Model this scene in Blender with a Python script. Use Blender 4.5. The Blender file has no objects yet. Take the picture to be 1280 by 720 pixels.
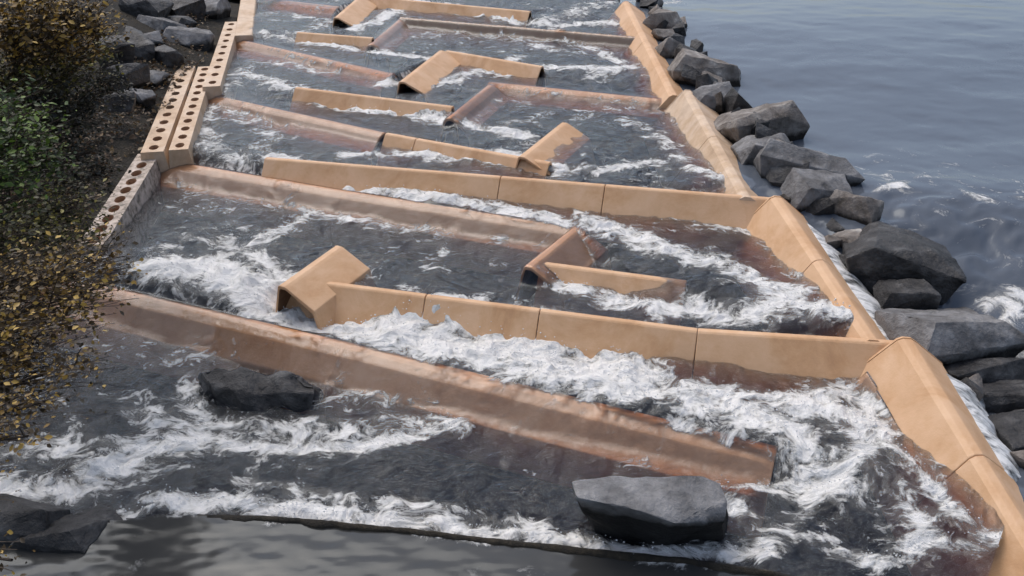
import bpy, bmesh, math, random
import numpy as np
from mathutils import Vector, Matrix

R = math.radians
random.seed(7)
rng = np.random.RandomState(11)
S = bpy.context.scene
COL = S.collection

# ------------------------------------------------------------------ camera, sky, sun, exposure
FPX = 1108.0                      # focal length in photo pixels (1280 wide)
PITCH = R(26.8)
CAM = Vector((0, 0, 4.15))
cd = bpy.data.cameras.new("camera"); cam = bpy.data.objects.new("camera", cd); COL.objects.link(cam)
cam.location = CAM; cam.rotation_euler = (math.pi/2 - PITCH, 0, 0)
cd.sensor_width = 36; cd.lens = FPX/1280*36; cd.clip_start = .05; cd.clip_end = 3000
S.camera = cam

SUN_EL, SUN_AZ = R(60), R(-38)     # sun behind the far end of the fishway, veiled by cloud
W = bpy.data.worlds.new("World"); S.world = W; W.use_nodes = True
nt = W.node_tree; nt.nodes.clear()
sky = nt.nodes.new('ShaderNodeTexSky'); sky.sky_type = 'NISHITA'; sky.sun_disc = False
sky.sun_elevation = SUN_EL; sky.sun_rotation = SUN_AZ; sky.dust_density = 4; sky.ozone_density = 1; sky.air_density = 1
hs = nt.nodes.new('ShaderNodeHueSaturation'); hs.inputs['Saturation'].default_value = .8
bg = nt.nodes.new('ShaderNodeBackground'); bg.inputs['Strength'].default_value = .11
wo = nt.nodes.new('ShaderNodeOutputWorld')
nt.links.new(sky.outputs[0], hs.inputs['Color']); nt.links.new(hs.outputs[0], bg.inputs[0]); nt.links.new(bg.outputs[0], wo.inputs[0])
sd = bpy.data.lights.new("sun", 'SUN'); sd.energy = .6; sd.angle = R(50); sd.color = (1, .95, .88)
sun = bpy.data.objects.new("sun", sd); COL.objects.link(sun)
sdir = Vector((math.sin(SUN_AZ)*math.cos(SUN_EL), math.cos(SUN_AZ)*math.cos(SUN_EL), math.sin(SUN_EL)))
sun.rotation_euler = sdir.to_track_quat('Z', 'Y').to_euler()
S.view_settings.view_transform = 'Standard'; S.view_settings.look = 'None'
S.view_settings.exposure = 0.68; S.view_settings.gamma = 1.0; S.view_settings.use_curve_mapping = False
S.render.engine = 'CYCLES'
S.cycles.max_bounces = 7; S.cycles.transparent_max_bounces = 12; S.cycles.diffuse_bounces = 3
S.cycles.caustics_reflective = False; S.cycles.caustics_refractive = False

# ------------------------------------------------------------------ helpers
def ray(px, py):
    u = (px-640)/FPX; v = (py-360)/FPX
    c, s = math.cos(PITCH), math.sin(PITCH)
    return Vector((u, c - v*s, -s - v*c))
def at(px, py, z):                 # a photo pixel seen at world height z -> world point
    d = ray(px, py); t = (z-CAM.z)/d.z
    return CAM + d*t
def atd(px, py, dist):
    return CAM + ray(px, py).normalized()*dist

def tag(o, label=None, cat=None, group=None, kind=None):
    if label: o['label'] = label
    if cat: o['category'] = cat
    if group: o['group'] = group
    if kind: o['kind'] = kind
    return o
def empty(name, loc=(0, 0, 0)):
    o = bpy.data.objects.new(name, None); COL.objects.link(o); o.location = loc; o.empty_display_size = .1
    return o
def mesh_obj(name, verts, faces, mats, parent=None, smooth=False, fmat=None):
    me = bpy.data.meshes.new(name); me.from_pydata([tuple(v) for v in verts], [], faces); me.update()
    o = bpy.data.objects.new(name, me); COL.objects.link(o)
    for m in (mats if isinstance(mats, (list, tuple)) else [mats]): me.materials.append(m)
    if fmat: me.polygons.foreach_set('material_index', fmat)
    if smooth: me.polygons.foreach_set('use_smooth', [True]*len(me.polygons))
    if parent:
        o.parent = parent; me.transform(Matrix.Translation(-parent.location))
    return o

# value noise in numpy
_tab = rng.rand(256, 256).astype(np.float32)
def vnoise(x, y):
    xi = np.floor(x).astype(np.int64); yi = np.floor(y).astype(np.int64)
    fx = x-xi; fy = y-yi
    fx = fx*fx*fx*(fx*(fx*6-15)+10); fy = fy*fy*fy*(fy*(fy*6-15)+10)
    a = _tab[xi & 255, yi & 255]; b = _tab[(xi+1) & 255, yi & 255]
    c = _tab[xi & 255, (yi+1) & 255]; d = _tab[(xi+1) & 255, (yi+1) & 255]
    return (a*(1-fx)+b*fx)*(1-fy) + (c*(1-fx)+d*fx)*fy
def fbm(x, y, octv=4, gain=.5):
    s = 0; a = 1; t = 0
    for k in range(octv):
        s = s + a*vnoise(x+17.3*k, y-9.1*k); t += a; a *= gain
        x, y = (x*.8-y*.6)*2.03, (x*.6+y*.8)*2.03
    return s/t
def sstep(a, b, x):
    t = np.clip((x-a)/(b-a), 0, 1); return t*t*(3-2*t)

# ------------------------------------------------------------------ materials
def newmat(name):
    m = bpy.data.materials.new(name); m.use_nodes = True; n = m.node_tree; n.nodes.clear()
    out = n.nodes.new('ShaderNodeOutputMaterial')
    return m, n, out
def N(n, t, **kw):
    nd = n.nodes.new(t)
    for k, v in kw.items():
        if k in ('inp',):
            for a, b in v.items(): nd.inputs[a].default_value = b
        else: setattr(nd, k, v)
    return nd
def ramp(n, stops, src=None):
    r = n.nodes.new('ShaderNodeValToRGB'); e = r.color_ramp.elements
    while len(e) > 1: e.remove(e[-1])
    e[0].position = stops[0][0]; e[0].color = (*stops[0][1], 1)
    for p, c in stops[1:]:
        q = e.new(p); q.color = (*c, 1)
    if src is not None: n.links.new(src, r.inputs[0])
    return r
def noise(n, vec, scale, detail=5, rough=.6, dist=0):
    t = N(n, 'ShaderNodeTexNoise', inp={'Scale': scale, 'Detail': detail, 'Roughness': rough, 'Distortion': dist})
    n.links.new(vec, t.inputs['Vector']); return t
def mth(n, op, a, b=None, clamp=False):
    m = n.nodes.new('ShaderNodeMath'); m.operation = op; m.use_clamp = clamp
    for i, v in enumerate((a, b)):
        if v is None: continue
        if isinstance(v, (int, float)): m.inputs[i].default_value = v
        else: n.links.new(v, m.inputs[i])
    return m.outputs[0]

def surf_mat(name, stops, scale=4, rough=.7, bump=.3, fine=40, detail=8, spec=.5, extra=None, bdist=.02):
    m, n, out = newmat(name)
    geo = n.nodes.new('ShaderNodeNewGeometry')
    a = noise(n, geo.outputs['Position'], scale, detail, .62)
    r = ramp(n, stops, a.outputs[0])
    col = r.outputs[0]
    if extra: col = extra(n, geo, col)
    b = noise(n, geo.outputs['Position'], fine, 6, .65)
    bs = N(n, 'ShaderNodeBsdfPrincipled', inp={'Roughness': rough})
    bs.inputs['Specular IOR Level'].default_value = spec
    bp = N(n, 'ShaderNodeBump', inp={'Strength': bump, 'Distance': bdist})
    h = mth(n, 'ADD', b.outputs[0], mth(n, 'MULTIPLY', a.outputs[0], 1.5))
    n.links.new(h, bp.inputs['Height']); n.links.new(bp.outputs[0], bs.inputs['Normal'])
    n.links.new(col, bs.inputs['Base Color']); n.links.new(bs.outputs[0], out.inputs[0])
    return m

def timber_extra(n, geo, col):
    # brown silt and algae stains
    a = noise(n, geo.outputs['Position'], 1.7, 6, .7, .6)
    r = ramp(n, [(.45, (1, 1, 1)), (.58, (.84, .73, .58)), (.72, (.55, .42, .28))], a.outputs[0])
    mx = N(n, 'ShaderNodeMix', data_type='RGBA', blend_type='MULTIPLY'); mx.inputs[0].default_value = .6
    n.links.new(col, mx.inputs[6]); n.links.new(r.outputs[0], mx.inputs[7])
    return mx.outputs[2]
M_TAN = surf_mat('tan_panel', [(.25, (.58, .35, .19)), (.5, (.66, .415, .24)), (.75, (.72, .475, .295))], 3.5, .55, .12, 60, extra=timber_extra)
M_WET = surf_mat('wet_tan_panel', [(.25, (.66, .34, .16)), (.5, (.80, .46, .245)), (.75, (.88, .56, .34))], 3.0, .5, .15, 50, extra=timber_extra)
M_PALE = surf_mat('pale_panel', [(.25, (.50, .36, .25)), (.5, (.62, .47, .34)), (.75, (.72, .57, .43))], 6, .6, .2, 60, extra=timber_extra)
M_WEATH = surf_mat('weathered_panel', [(.36, (.13, .11, .09)), (.48, (.40, .33, .27)), (.62, (.60, .51, .44))], 11, .7, .4, 60)
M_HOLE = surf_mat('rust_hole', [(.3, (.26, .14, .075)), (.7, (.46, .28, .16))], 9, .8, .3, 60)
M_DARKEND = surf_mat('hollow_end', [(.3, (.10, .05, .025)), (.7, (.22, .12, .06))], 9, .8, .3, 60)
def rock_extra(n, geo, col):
    # darker lower stone: wet band, with front and underside shade painted into the colour
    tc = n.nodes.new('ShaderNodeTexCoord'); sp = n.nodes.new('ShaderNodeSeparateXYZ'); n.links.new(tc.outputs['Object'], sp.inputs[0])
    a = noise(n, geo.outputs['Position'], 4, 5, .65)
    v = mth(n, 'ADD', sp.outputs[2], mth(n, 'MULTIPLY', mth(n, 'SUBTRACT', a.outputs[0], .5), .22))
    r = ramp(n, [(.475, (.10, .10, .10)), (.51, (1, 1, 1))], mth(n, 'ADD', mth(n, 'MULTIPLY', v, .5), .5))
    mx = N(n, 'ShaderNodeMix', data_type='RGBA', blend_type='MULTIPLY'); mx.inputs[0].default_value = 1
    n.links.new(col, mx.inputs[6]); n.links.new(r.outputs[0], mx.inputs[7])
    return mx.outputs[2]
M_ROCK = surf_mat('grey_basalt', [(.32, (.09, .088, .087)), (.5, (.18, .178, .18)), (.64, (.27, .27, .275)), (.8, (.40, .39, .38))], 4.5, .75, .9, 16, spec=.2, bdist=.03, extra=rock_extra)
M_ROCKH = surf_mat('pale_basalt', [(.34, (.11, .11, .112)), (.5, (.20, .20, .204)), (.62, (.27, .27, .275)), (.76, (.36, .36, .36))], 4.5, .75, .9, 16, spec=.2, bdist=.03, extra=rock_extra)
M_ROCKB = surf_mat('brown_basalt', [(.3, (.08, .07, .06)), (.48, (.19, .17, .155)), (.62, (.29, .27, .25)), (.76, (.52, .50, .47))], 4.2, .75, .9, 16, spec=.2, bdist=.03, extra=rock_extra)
M_ROCKD = surf_mat('wet_dark_rock', [(.35, (.018, .018, .019)), (.55, (.055, .054, .055)), (.7, (.13, .13, .13))], 5, .45, .9, 16, spec=.3, bdist=.03)
M_SOIL = surf_mat('bank_soil', [(.3, (.008, .008, .006)), (.55, (.022, .018, .012)), (.75, (.05, .038, .02))], 3, .95, .8, 30, bdist=.05)
M_BED = surf_mat('river_bed', [(.3, (.02, .012, .008)), (.7, (.06, .035, .02))], 2, .9, .3, 20)
M_SILL = surf_mat('wet_concrete', [(.36, (.012, .012, .012)), (.47, (.03, .031, .032)), (.56, (.055, .057, .06)), (.7, (.075, .078, .08))], 1.3, .16, .16, 9, spec=.6)
M_MOSS = surf_mat('dark_moss', [(.3, (.006, .005, .004)), (.6, (.03, .024, .015)), (.85, (.09, .07, .05))], 14, .9, .9, 60)
M_TEX = surf_mat('white_fabric', [(.3, (.60, .60, .58)), (.6, (.74, .74, .72)), (.85, (.8, .8, .79))], 5, .8, .2, 50)
M_BARK = surf_mat('bark', [(.3, (.02, .014, .01)), (.7, (.07, .05, .035))], 12, .9, .5, 60)

def leaf_mat(name, stops):
    m, n, out = newmat(name)
    at_ = N(n, 'ShaderNodeAttribute', attribute_name='tint')
    r = ramp(n, stops, at_.outputs['Fac'])
    d = N(n, 'ShaderNodeBsdfPrincipled', inp={'Roughness': .5})
    t = N(n, 'ShaderNodeBsdfTranslucent'); mx = N(n, 'ShaderNodeMixShader'); mx.inputs[0].default_value = .25
    n.links.new(r.outputs[0], d.inputs['Base Color']); n.links.new(r.outputs[0], t.inputs[0])
    n.links.new(d.outputs[0], mx.inputs[1]); n.links.new(t.outputs[0], mx.inputs[2]); n.links.new(mx.outputs[0], out.inputs[0])
    return m
L_YEL = leaf_mat('autumn_leaf', [(0, (.02, .014, .005)), (.4, (.075, .045, .012)), (.65, (.27, .16, .03)), (1, (.60, .40, .09))])
L_OLV = leaf_mat('olive_leaf', [(0, (.018, .02, .006)), (.5, (.06, .062, .016)), (1, (.30, .26, .05))])
L_GRN = leaf_mat('green_leaf', [(0, (.014, .024, .008)), (.5, (.05, .09, .016)), (1, (.18, .28, .04))])
L_DRK = leaf_mat('dark_leaf', [(0, (.008, .009, .006)), (.7, (.025, .026, .013)), (1, (.08, .07, .03))])
L_LIT = leaf_mat('fallen_leaf', [(0, (.03, .018, .01)), (.6, (.10, .055, .022)), (.85, (.19, .12, .045)), (1, (.32, .24, .14))])

def water_mat(name, absorb=True, deep=(.012, .014, .016)):
    m, n, out = newmat(name)
    fu = N(n, 'ShaderNodeAttribute', attribute_name='fuv')
    fa = N(n, 'ShaderNodeAttribute', attribute_name='foam')
    geo = n.nodes.new('ShaderNodeNewGeometry')
    n1 = noise(n, fu.outputs['Vector'], 2.9, 9, .66, .25)
    n2 = noise(n, fu.outputs['Vector'], 5.0, 8, .64, .4)
    n3 = noise(n, fu.outputs['Vector'], 2.3, 8, .62, .6)
    # ridges -> filaments
    rid = mth(n, 'SUBTRACT', 1.0, mth(n, 'MULTIPLY', mth(n, 'ABSOLUTE', mth(n, 'SUBTRACT', n2.outputs[0], .5)), 11.0), True)
    rid2 = mth(n, 'SUBTRACT', 1.0, mth(n, 'MULTIPLY', mth(n, 'ABSOLUTE', mth(n, 'SUBTRACT', n3.outputs[0], .5)), 14.0), True)
    wn = noise(n, fu.outputs['Vector'], 3.5, 5, .6)
    vadd = N(n, 'ShaderNodeVectorMath', operation='MULTIPLY_ADD'); n.links.new(wn.outputs['Color'], vadd.inputs[0]); vadd.inputs[1].default_value = (.55, .55, 0); n.links.new(fu.outputs['Vector'], vadd.inputs[2])
    vo = N(n, 'ShaderNodeTexVoronoi', feature='DISTANCE_TO_EDGE', voronoi_dimensions='2D', inp={'Scale': 4.2}); n.links.new(vadd.outputs[0], vo.inputs['Vector'])
    lace = mth(n, 'SUBTRACT', 1.0, mth(n, 'MULTIPLY', vo.outputs['Distance'], 11.0), True)
    vo2 = N(n, 'ShaderNodeTexVoronoi', feature='DISTANCE_TO_EDGE', voronoi_dimensions='2D', inp={'Scale': 11.0}); n.links.new(vadd.outputs[0], vo2.inputs['Vector'])
    lace2 = mth(n, 'MULTIPLY', mth(n, 'SUBTRACT', 1.0, mth(n, 'MULTIPLY', vo2.outputs['Distance'], 8.0), True), .8)
    ridm = mth(n, 'MAXIMUM', mth(n, 'MAXIMUM', rid, mth(n, 'MULTIPLY', rid2, .6)), mth(n, 'MAXIMUM', lace, lace2))
    dens = fa.outputs['Fac']
    n4 = noise(n, fu.outputs['Vector'], 16.0, 4, .6, .5)
    body = mth(n, 'ADD', mth(n, 'MULTIPLY', dens, .93), mth(n, 'MULTIPLY', mth(n, 'SUBTRACT', n1.outputs[0], .5), 2.8))
    n5 = noise(n, fu.outputs['Vector'], 7.5, 6, .62, .5)
    body = mth(n, 'ADD', body, mth(n, 'MULTIPLY', mth(n, 'SUBTRACT', n5.outputs[0], .5), 1.3))
    body = mth(n, 'ADD', body, mth(n, 'MULTIPLY', ridm, .16))
    body = mth(n, 'ADD', body, mth(n, 'MULTIPLY', mth(n, 'SUBTRACT', n4.outputs[0], .5), 1.1))
    bodyr = ramp(n, [(.42, (0, 0, 0)), (.50, (.38, .38, .38)), (.60, (.72, .72, .72)), (.78, (1, 1, 1))], mth(n, 'MULTIPLY', body, .9))
    fil = mth(n, 'MULTIPLY', ridm, mth(n, 'ADD', mth(n, 'MULTIPLY', dens, 1.9), mth(n, 'MULTIPLY', mth(n, 'SUBTRACT', n1.outputs[0], .60), 4.2)), True)
    fil = mth(n, 'MULTIPLY', fil, mth(n, 'ADD', .25, n4.outputs[0]), True)
    mask = mth(n, 'MAXIMUM', bodyr.outputs[0], fil, True)
    mask = mth(n, 'MULTIPLY', mask, mth(n, 'MULTIPLY', dens, 8.0, True), True)
    mask = mth(n, 'MULTIPLY', mask, .97)
    # bump: ripples + foam texture
    w1 = noise(n, geo.outputs['Position'], 7 if absorb else 4, 6, .62, .5)
    bh = mth(n, 'ADD', mth(n, 'MULTIPLY', w1.outputs[0], .9), mth(n, 'MULTIPLY', mth(n, 'MULTIPLY', mask, n2.outputs[0]), 1.2))
    nb = noise(n, fu.outputs['Vector'], 3.2, 3, .5, .3)
    bh = mth(n, 'ADD', bh, mth(n, 'ADD', nb.outputs[0], mth(n, 'MULTIPLY', n5.outputs[0], 1.3)))
    bp = N(n, 'ShaderNodeBump', inp={'Strength': .85, 'Distance': .045}); n.links.new(bh, bp.inputs['Height'])
    bw = N(n, 'ShaderNodeBump', inp={'Strength': .9 if absorb else .4, 'Distance': .07 if absorb else .04})
    if absorb:
        th = N(n, 'ShaderNodeAttribute', attribute_name='thin'); n.links.new(mth(n, 'MULTIPLY', mth(n, 'SUBTRACT', 1.0, mth(n, 'MULTIPLY', th.outputs['Fac'], .88)), .9), bw.inputs['Strength']); n.links.new(w1.outputs[0], bw.inputs['Height'])
    fr = N(n, 'ShaderNodeFresnel', inp={'IOR': 1.42}); n.links.new(bw.outputs[0], fr.inputs['Normal'])
    gl = N(n, 'ShaderNodeBsdfGlossy', inp={'Roughness': .14}); gl.inputs['Color'].default_value = (.9, .96, 1, 1); n.links.new(bw.outputs[0], gl.inputs['Normal'])
    mx = N(n, 'ShaderNodeMixShader'); n.links.new(fr.outputs[0], mx.inputs[0])
    if absorb:
        tr = N(n, 'ShaderNodeBsdfTransparent'); tr.inputs[0].default_value = (1, 1, 1, 1)
        df = N(n, 'ShaderNodeBsdfDiffuse'); df.inputs[0].default_value = (.14, .165, .23, 1)
        mt = N(n, 'ShaderNodeMixShader'); mt.inputs[0].default_value = .06
        n.links.new(tr.outputs[0], mt.inputs[1]); n.links.new(df.outputs[0], mt.inputs[2])
        n.links.new(mt.outputs[0], mx.inputs[1])
        ab = N(n, 'ShaderNodeVolumeAbsorption', inp={'Density': 7.5}); ab.inputs['Color'].default_value = (.70, .38, .14, 1)
        n.links.new(ab.outputs[0], out.inputs['Volume'])
    else:
        df = N(n, 'ShaderNodeBsdfDiffuse'); df.inputs[0].default_value = (*deep, 1)
        n.links.new(df.outputs[0], mx.inputs[1])
    n.links.new(gl.outputs[0], mx.inputs[2])
    fd = N(n, 'ShaderNodeBsdfPrincipled', inp={'Roughness': .6})
    fv = mth(n, 'ADD', mth(n, 'MULTIPLY', body, .42), mth(n, 'MULTIPLY', n5.outputs[0], .62))
    fcol = ramp(n, [(.36, (.28, .27, .24)), (.50, (.50, .495, .465)), (.63, (.68, .68, .66)), (.84, (.81, .81, .80))], fv)
    n.links.new(fcol.outputs[0], fd.inputs['Base Color']); n.links.new(bp.outputs[0], fd.inputs['Normal'])
    mf = N(n, 'ShaderNodeMixShader'); n.links.new(mask, mf.inputs[0])
    n.links.new(mx.outputs[0], mf.inputs[1]); n.links.new(fd.outputs[0], mf.inputs[2])
    n.links.new(mf.outputs[0], out.inputs[0])
    return m
M_WATER = water_mat('peaty_water', True)
M_RIVER = water_mat('river_surface', False, (.085, .100, .125))

# ------------------------------------------------------------------ layout of the fishway (photo pixels + world height)
# pool levels, from the tail water upstream
LEV = [0.0, .19, .35, .53, .66, .77, .87, .98, 1.08, 1.19]
# crest lines between pools: (px,py) from left to right, z of that crest
CREST = [
    ([(60, 345), (150, 358), (430, 430), (560, 462), (740, 500), (975, 560), (1060, 590), (1250, 650)], .18),
    ([(60, 330), (200, 345), (355, 350), (540, 375), (700, 392), (870, 412), (1110, 425), (1300, 440)], .38),
    ([(100, 185), (190, 197), (430, 240), (700, 288), (850, 352), (1000, 400), (1200, 440)], .45),
    ([(200, 185), (335, 197), (650, 228), (770, 240), (960, 247), (1100, 255)], .66),
    ([(200, 105), (250, 117), (480, 165), (690, 205), (860, 225), (1000, 240)], .75),
    ([(280, 100), (370, 112), (500, 130), (570, 140), (622, 106), (840, 127), (950, 135)], .86),
    ([(250, 40), (300, 50), (490, 95), (562, 66), (680, 86), (800, 90), (900, 95)], .97),
    ([(300, 35), (370, 42), (470, 50), (500, 22), (800, 50), (900, 55)], 1.07),
    ([(200, -10), (310, 0), (420, 10), (460, -2), (665, 20), (760, 20), (900, 25)], 1.17),
]
CR = []
for pts, z in CREST:
    w = [at(px, py, z) for px, py in pts]
    CR.append((np.array([p.x for p in w]), np.array([p.y for p in w])))
def fk(k, x):
    X, Y = CR[k]
    y = np.interp(x, X, Y)
    y = np.where(x < X[0], Y[0], y); return np.where(x > X[-1], Y[-1], y)
GAP = [(975, 9999), (-9999, 350), (740, 9999), (-9999, 335), (690, 9999), (-9999, 370), (680, 9999), (-9999, 372), (665, 9999)]
def level(x, y):
    L = np.full(np.shape(x), LEV[0], dtype=np.float64)
    for k in range(9):
        z = CREST[k][1]; g0, g1 = GAP[k]; yc = float(np.mean(CR[k][1]))
        py = {0: 565, 1: 350, 2: 300, 3: 197, 4: 205, 5: 112, 6: 86, 7: 42, 8: 20}[k]
        if g0 > -9000: gap = sstep(-.1, .35, x-at(g0, py, z).x)
        else: gap = sstep(-.1, .35, at(g1, py, z).x-x)
        soft = .22+gap*.75
        L = L + (LEV[k+1]-LEV[k])*sstep(-.72*soft, .28*soft, y-fk(k, x))
    return L

# right wall line in world (ridge) and left wall line
RW = [(781, 4, 1.3), (848, 116, 1.05), (900, 190, .95), (960, 248, .82), (1030, 335, .72), (1108, 428, .55), (1200, 535, .42), (1345, 765, .08)]
LW = [(310, -2, 1.24), (285, 60, 1.05), (250, 90, .95), (212, 170, .8), (184, 192, .7), (128, 282, .52)]
RWp = [at(*p) for p in RW]; LWp = [at(*p) for p in LW]
RWp.append(RWp[-1]+(RWp[-1]-RWp[-2])*1.2)
def xr(y):
    Y = np.array([p.y for p in RWp])[::-1]; X = np.array([p.x for p in RWp])[::-1]
    r = np.interp(y, Y, X); far = RWp[0]; s = (RWp[0].x-RWp[1].x)/(RWp[0].y-RWp[1].y)
    return np.where(y > far.y, far.x+(y-far.y)*s*0, r)
def xl(y):
    Y = np.array([p.y for p in LWp])[::-1]; X = np.array([p.x for p in LWp])[::-1]
    r = np.interp(y, Y, X)
    return r

# ------------------------------------------------------------------ panels: hollow trapezoid beams
SUNK = []       # submerged beams for the film of water: (p0, p1, section)
SEC = [(-.20, -.52), (-.05, -.015), (-.035, 0), (.025, 0), (.045, -.015), (.44, -.52)]
def sweep(name, a, b, sec, mat, parent, thick=.035, endmat=None, skew=(0, 0), cap=False):
    """hollow beam from a to b (ridge points) with cross-section sec [(offset right of a->b, dz)]"""
    a = Vector(a); b = Vector(b); d = Vector((b.x-a.x, b.y-a.y, 0)).normalized(); rt = Vector((d.y, -d.x, 0))
    cx = sum(s[0] for s in sec)/len(sec)
    inn = []
    for o, z in sec:
        k = 1 - thick/max(.12, abs(sec[0][0]-sec[-1][0])/2)
        inn.append((cx+(o-cx)*k if abs(o-cx) > .001 else o, z-thick if z > -.3 else z))
    n = len(sec); V = []; F = []; fm = []
    for p, sk in ((a, skew[0]), (b, skew[1])):
        for s in (sec, inn):
            for o, z in s: V.append(p + (rt + d*sk)*o + Vector((0, 0, z)))
    A, AI, B, BI = 0, n, 2*n, 3*n
    for i in range(n-1):
        F.append((A+i, B+i, B+i+1, A+i+1)); fm.append(0)
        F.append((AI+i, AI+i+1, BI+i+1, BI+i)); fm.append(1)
        F.append((A+i, A+i+1, AI+i+1, AI+i)); fm.append(0)
        F.append((B+i, BI+i, BI+i+1, B+i+1)); fm.append(0)
    if cap:
        V.append(b-d*.004+Vector((0, 0, -.3))); ci = len(V)-1
        for i in range(n-1): F.append((BI+i, BI+i+1, ci)); fm.append(0)
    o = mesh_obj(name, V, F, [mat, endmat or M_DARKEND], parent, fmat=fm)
    bv = o.modifiers.new('bevel', 'BEVEL'); bv.width = .008; bv.segments = 2; bv.limit_method = 'ANGLE'; bv.angle_limit = R(25)
    return o
def P(p, z): return at(p[0], p[1], z)

def beam(root, name, p0, p1, z0, z1=None, mat=None, sunk=False, joints=(), sec=SEC, part=None):
    """p0,p1 photo points of the crest; joints = fractions where one panel butts the next"""
    z1 = z0 if z1 is None else z1
    a, b = P(p0, z0), P(p1, z1)
    cuts = [0, *([] if mat is M_WET else joints), 1]; L = (b-a).length; g = .0035/L
    for i in range(len(cuts)-1):
        s = a.lerp(b, cuts[i]+(g if i else 0)); e = a.lerp(b, cuts[i+1]-(g if i < len(cuts)-2 else 0))
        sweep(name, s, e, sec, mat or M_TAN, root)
    if sunk: SUNK.append((a, b, sec))

WSEC = [(-.22, -.52), (-.09, -.07), (-.04, -.012), (.02, 0), (.07, -.012), (.15, -.045), (.36, -.20), (.43, -.52)]
ASEC = [(-.18, -.52), (-.05, -.015), (-.03, 0), (.03, 0), (.06, -.012), (.36, -.17), (.46, -.52)]
def wsec(k): return [(o*k, z) for o, z in WSEC]
def scaled(k, kz=1): return [(o*k, z*kz) for o, z in SEC]
def weir(label, p):
    r = empty('weir', p); tag(r, label, 'weir', 'weirs crossing the fishway'); return r

# W0 lowest, submerged, attached left
r = weir('lowest reddish brown weir lying under a sheet of water nearest the foreground boulder', P((560, 462), .15))
beam(r, 'beam', (60, 340), (436, 430), .205, .194, M_WET, True, (.55,), wsec(1.05))
beam(r, 'beam', (426, 427), (972, 560), .196, .12, M_WET, True, (.3, .75), wsec(1.05))
# W1
r = weir('long dry tan weir with an upright arm at its open left end', P((700, 390), .35))
beam(r, 'beam', (362, 347), (872, 412), 0.41, 0.40, M_TAN, False, (.36, .64), scaled(.85))
beam(r, 'beam', (872.5, 412), (1128, 428), 0.40, 0.495, M_TAN, False, (), scaled(.9))
beam(r, 'arm', (352, 358), (424, 307), 0.48, 0.55, M_TAN, False, (), ASEC)
# W2
r = weir('submerged pinkish weir ending in an orange Z shaped hook in mid pool', P((430, 240), .4))
beam(r, 'beam', (182, 196), (434, 239), .53, .51, M_WET, True, (), wsec(.95))
beam(r, 'beam', (426, 237.5), (735, 286), .5105, .505, M_WET, True, (.5,), wsec(.95))
beam(r, 'arm', (660, 334), (722, 284), .485, .512, M_WET, True, (), ASEC)
beam(r, 'hook', (676, 328), (858, 352), 0.475, 0.46, M_TAN, False, (), scaled(.9))
# W3
r = weir('dry straight tan weir with two panel joints reaching the corner of the right wall', P((650, 228), .55))
beam(r, 'beam', (332, 197), (968, 248), 0.705, 0.80, M_TAN, False, (.5, .7), scaled(.85))
# W4
r = weir('weir with a blurred wet hump and a lone slanting arm at its right end', P((480, 170), .55))
beam(r, 'beam', (250, 115), (482, 166), .76, .75, M_WET, True, (), wsec(.85))
beam(r, 'beam', (483, 166.3), (688, 203), 0.795, 0.785, M_TAN, False, (.2,), scaled(.85))
beam(r, 'arm', (652, 196), (706, 153), 0.83, 0.88, M_TAN, False, (), ASEC)
# W5
r = weir('weir with a dry left length and a wet right length joined by a drowned elbow', P((570, 120), .7))
beam(r, 'beam', (370, 109), (566, 133), 0.930, 0.915, M_TAN, False, (), scaled(.85))
beam(r, 'arm', (560, 148), (612, 106), .86, .88, M_WET, True, (), wsec(.85))
beam(r, 'beam', (612, 102), (842, 125), .855, .86, M_WET, True, (), wsec(.85))
# W6
r = weir('weir with a pale arm bending to a short dry length that stops in mid channel', P((500, 80), .8))
beam(r, 'beam', (298, 49), (492, 92), .965, .955, M_WET, True, (), wsec(.85))
beam(r, 'arm', (502, 102), (552, 63), 1.03, 1.06, M_TAN, False, (), ASEC)
beam(r, 'beam', (558, 63), (678, 83), 1.039, 1.030, M_TAN, False, (), scaled(.85))
# W7
r = weir('tan weir rising through an elbow and running to the top of the right wall', P((500, 30), .9))
beam(r, 'beam', (372, 40), (466, 47), 1.130, 1.125, M_TAN, False, (), scaled(.85))
beam(r, 'arm', (462, 56), (500, 24), 1.06, 1.08, M_WET, True, (), wsec(.85))
beam(r, 'beam', (500, 22), (808, 48), 1.115, 1.125, M_TAN, True, (), scaled(.85))
# W8
r = weir('uppermost weir cut by the top of the view with an arm and a dry stub', P((460, 0), 1.0))
beam(r, 'beam', (310, -5), (424, 8), 1.165, 1.16, M_WET, True, (), wsec(.85))
beam(r, 'arm', (420, 22), (450, -4), 1.24, 1.27, M_TAN, False, (), ASEC)
beam(r, 'beam', (454, -5), (663, 14), 1.255, 1.240, M_TAN, False, (), scaled(.85))

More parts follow.
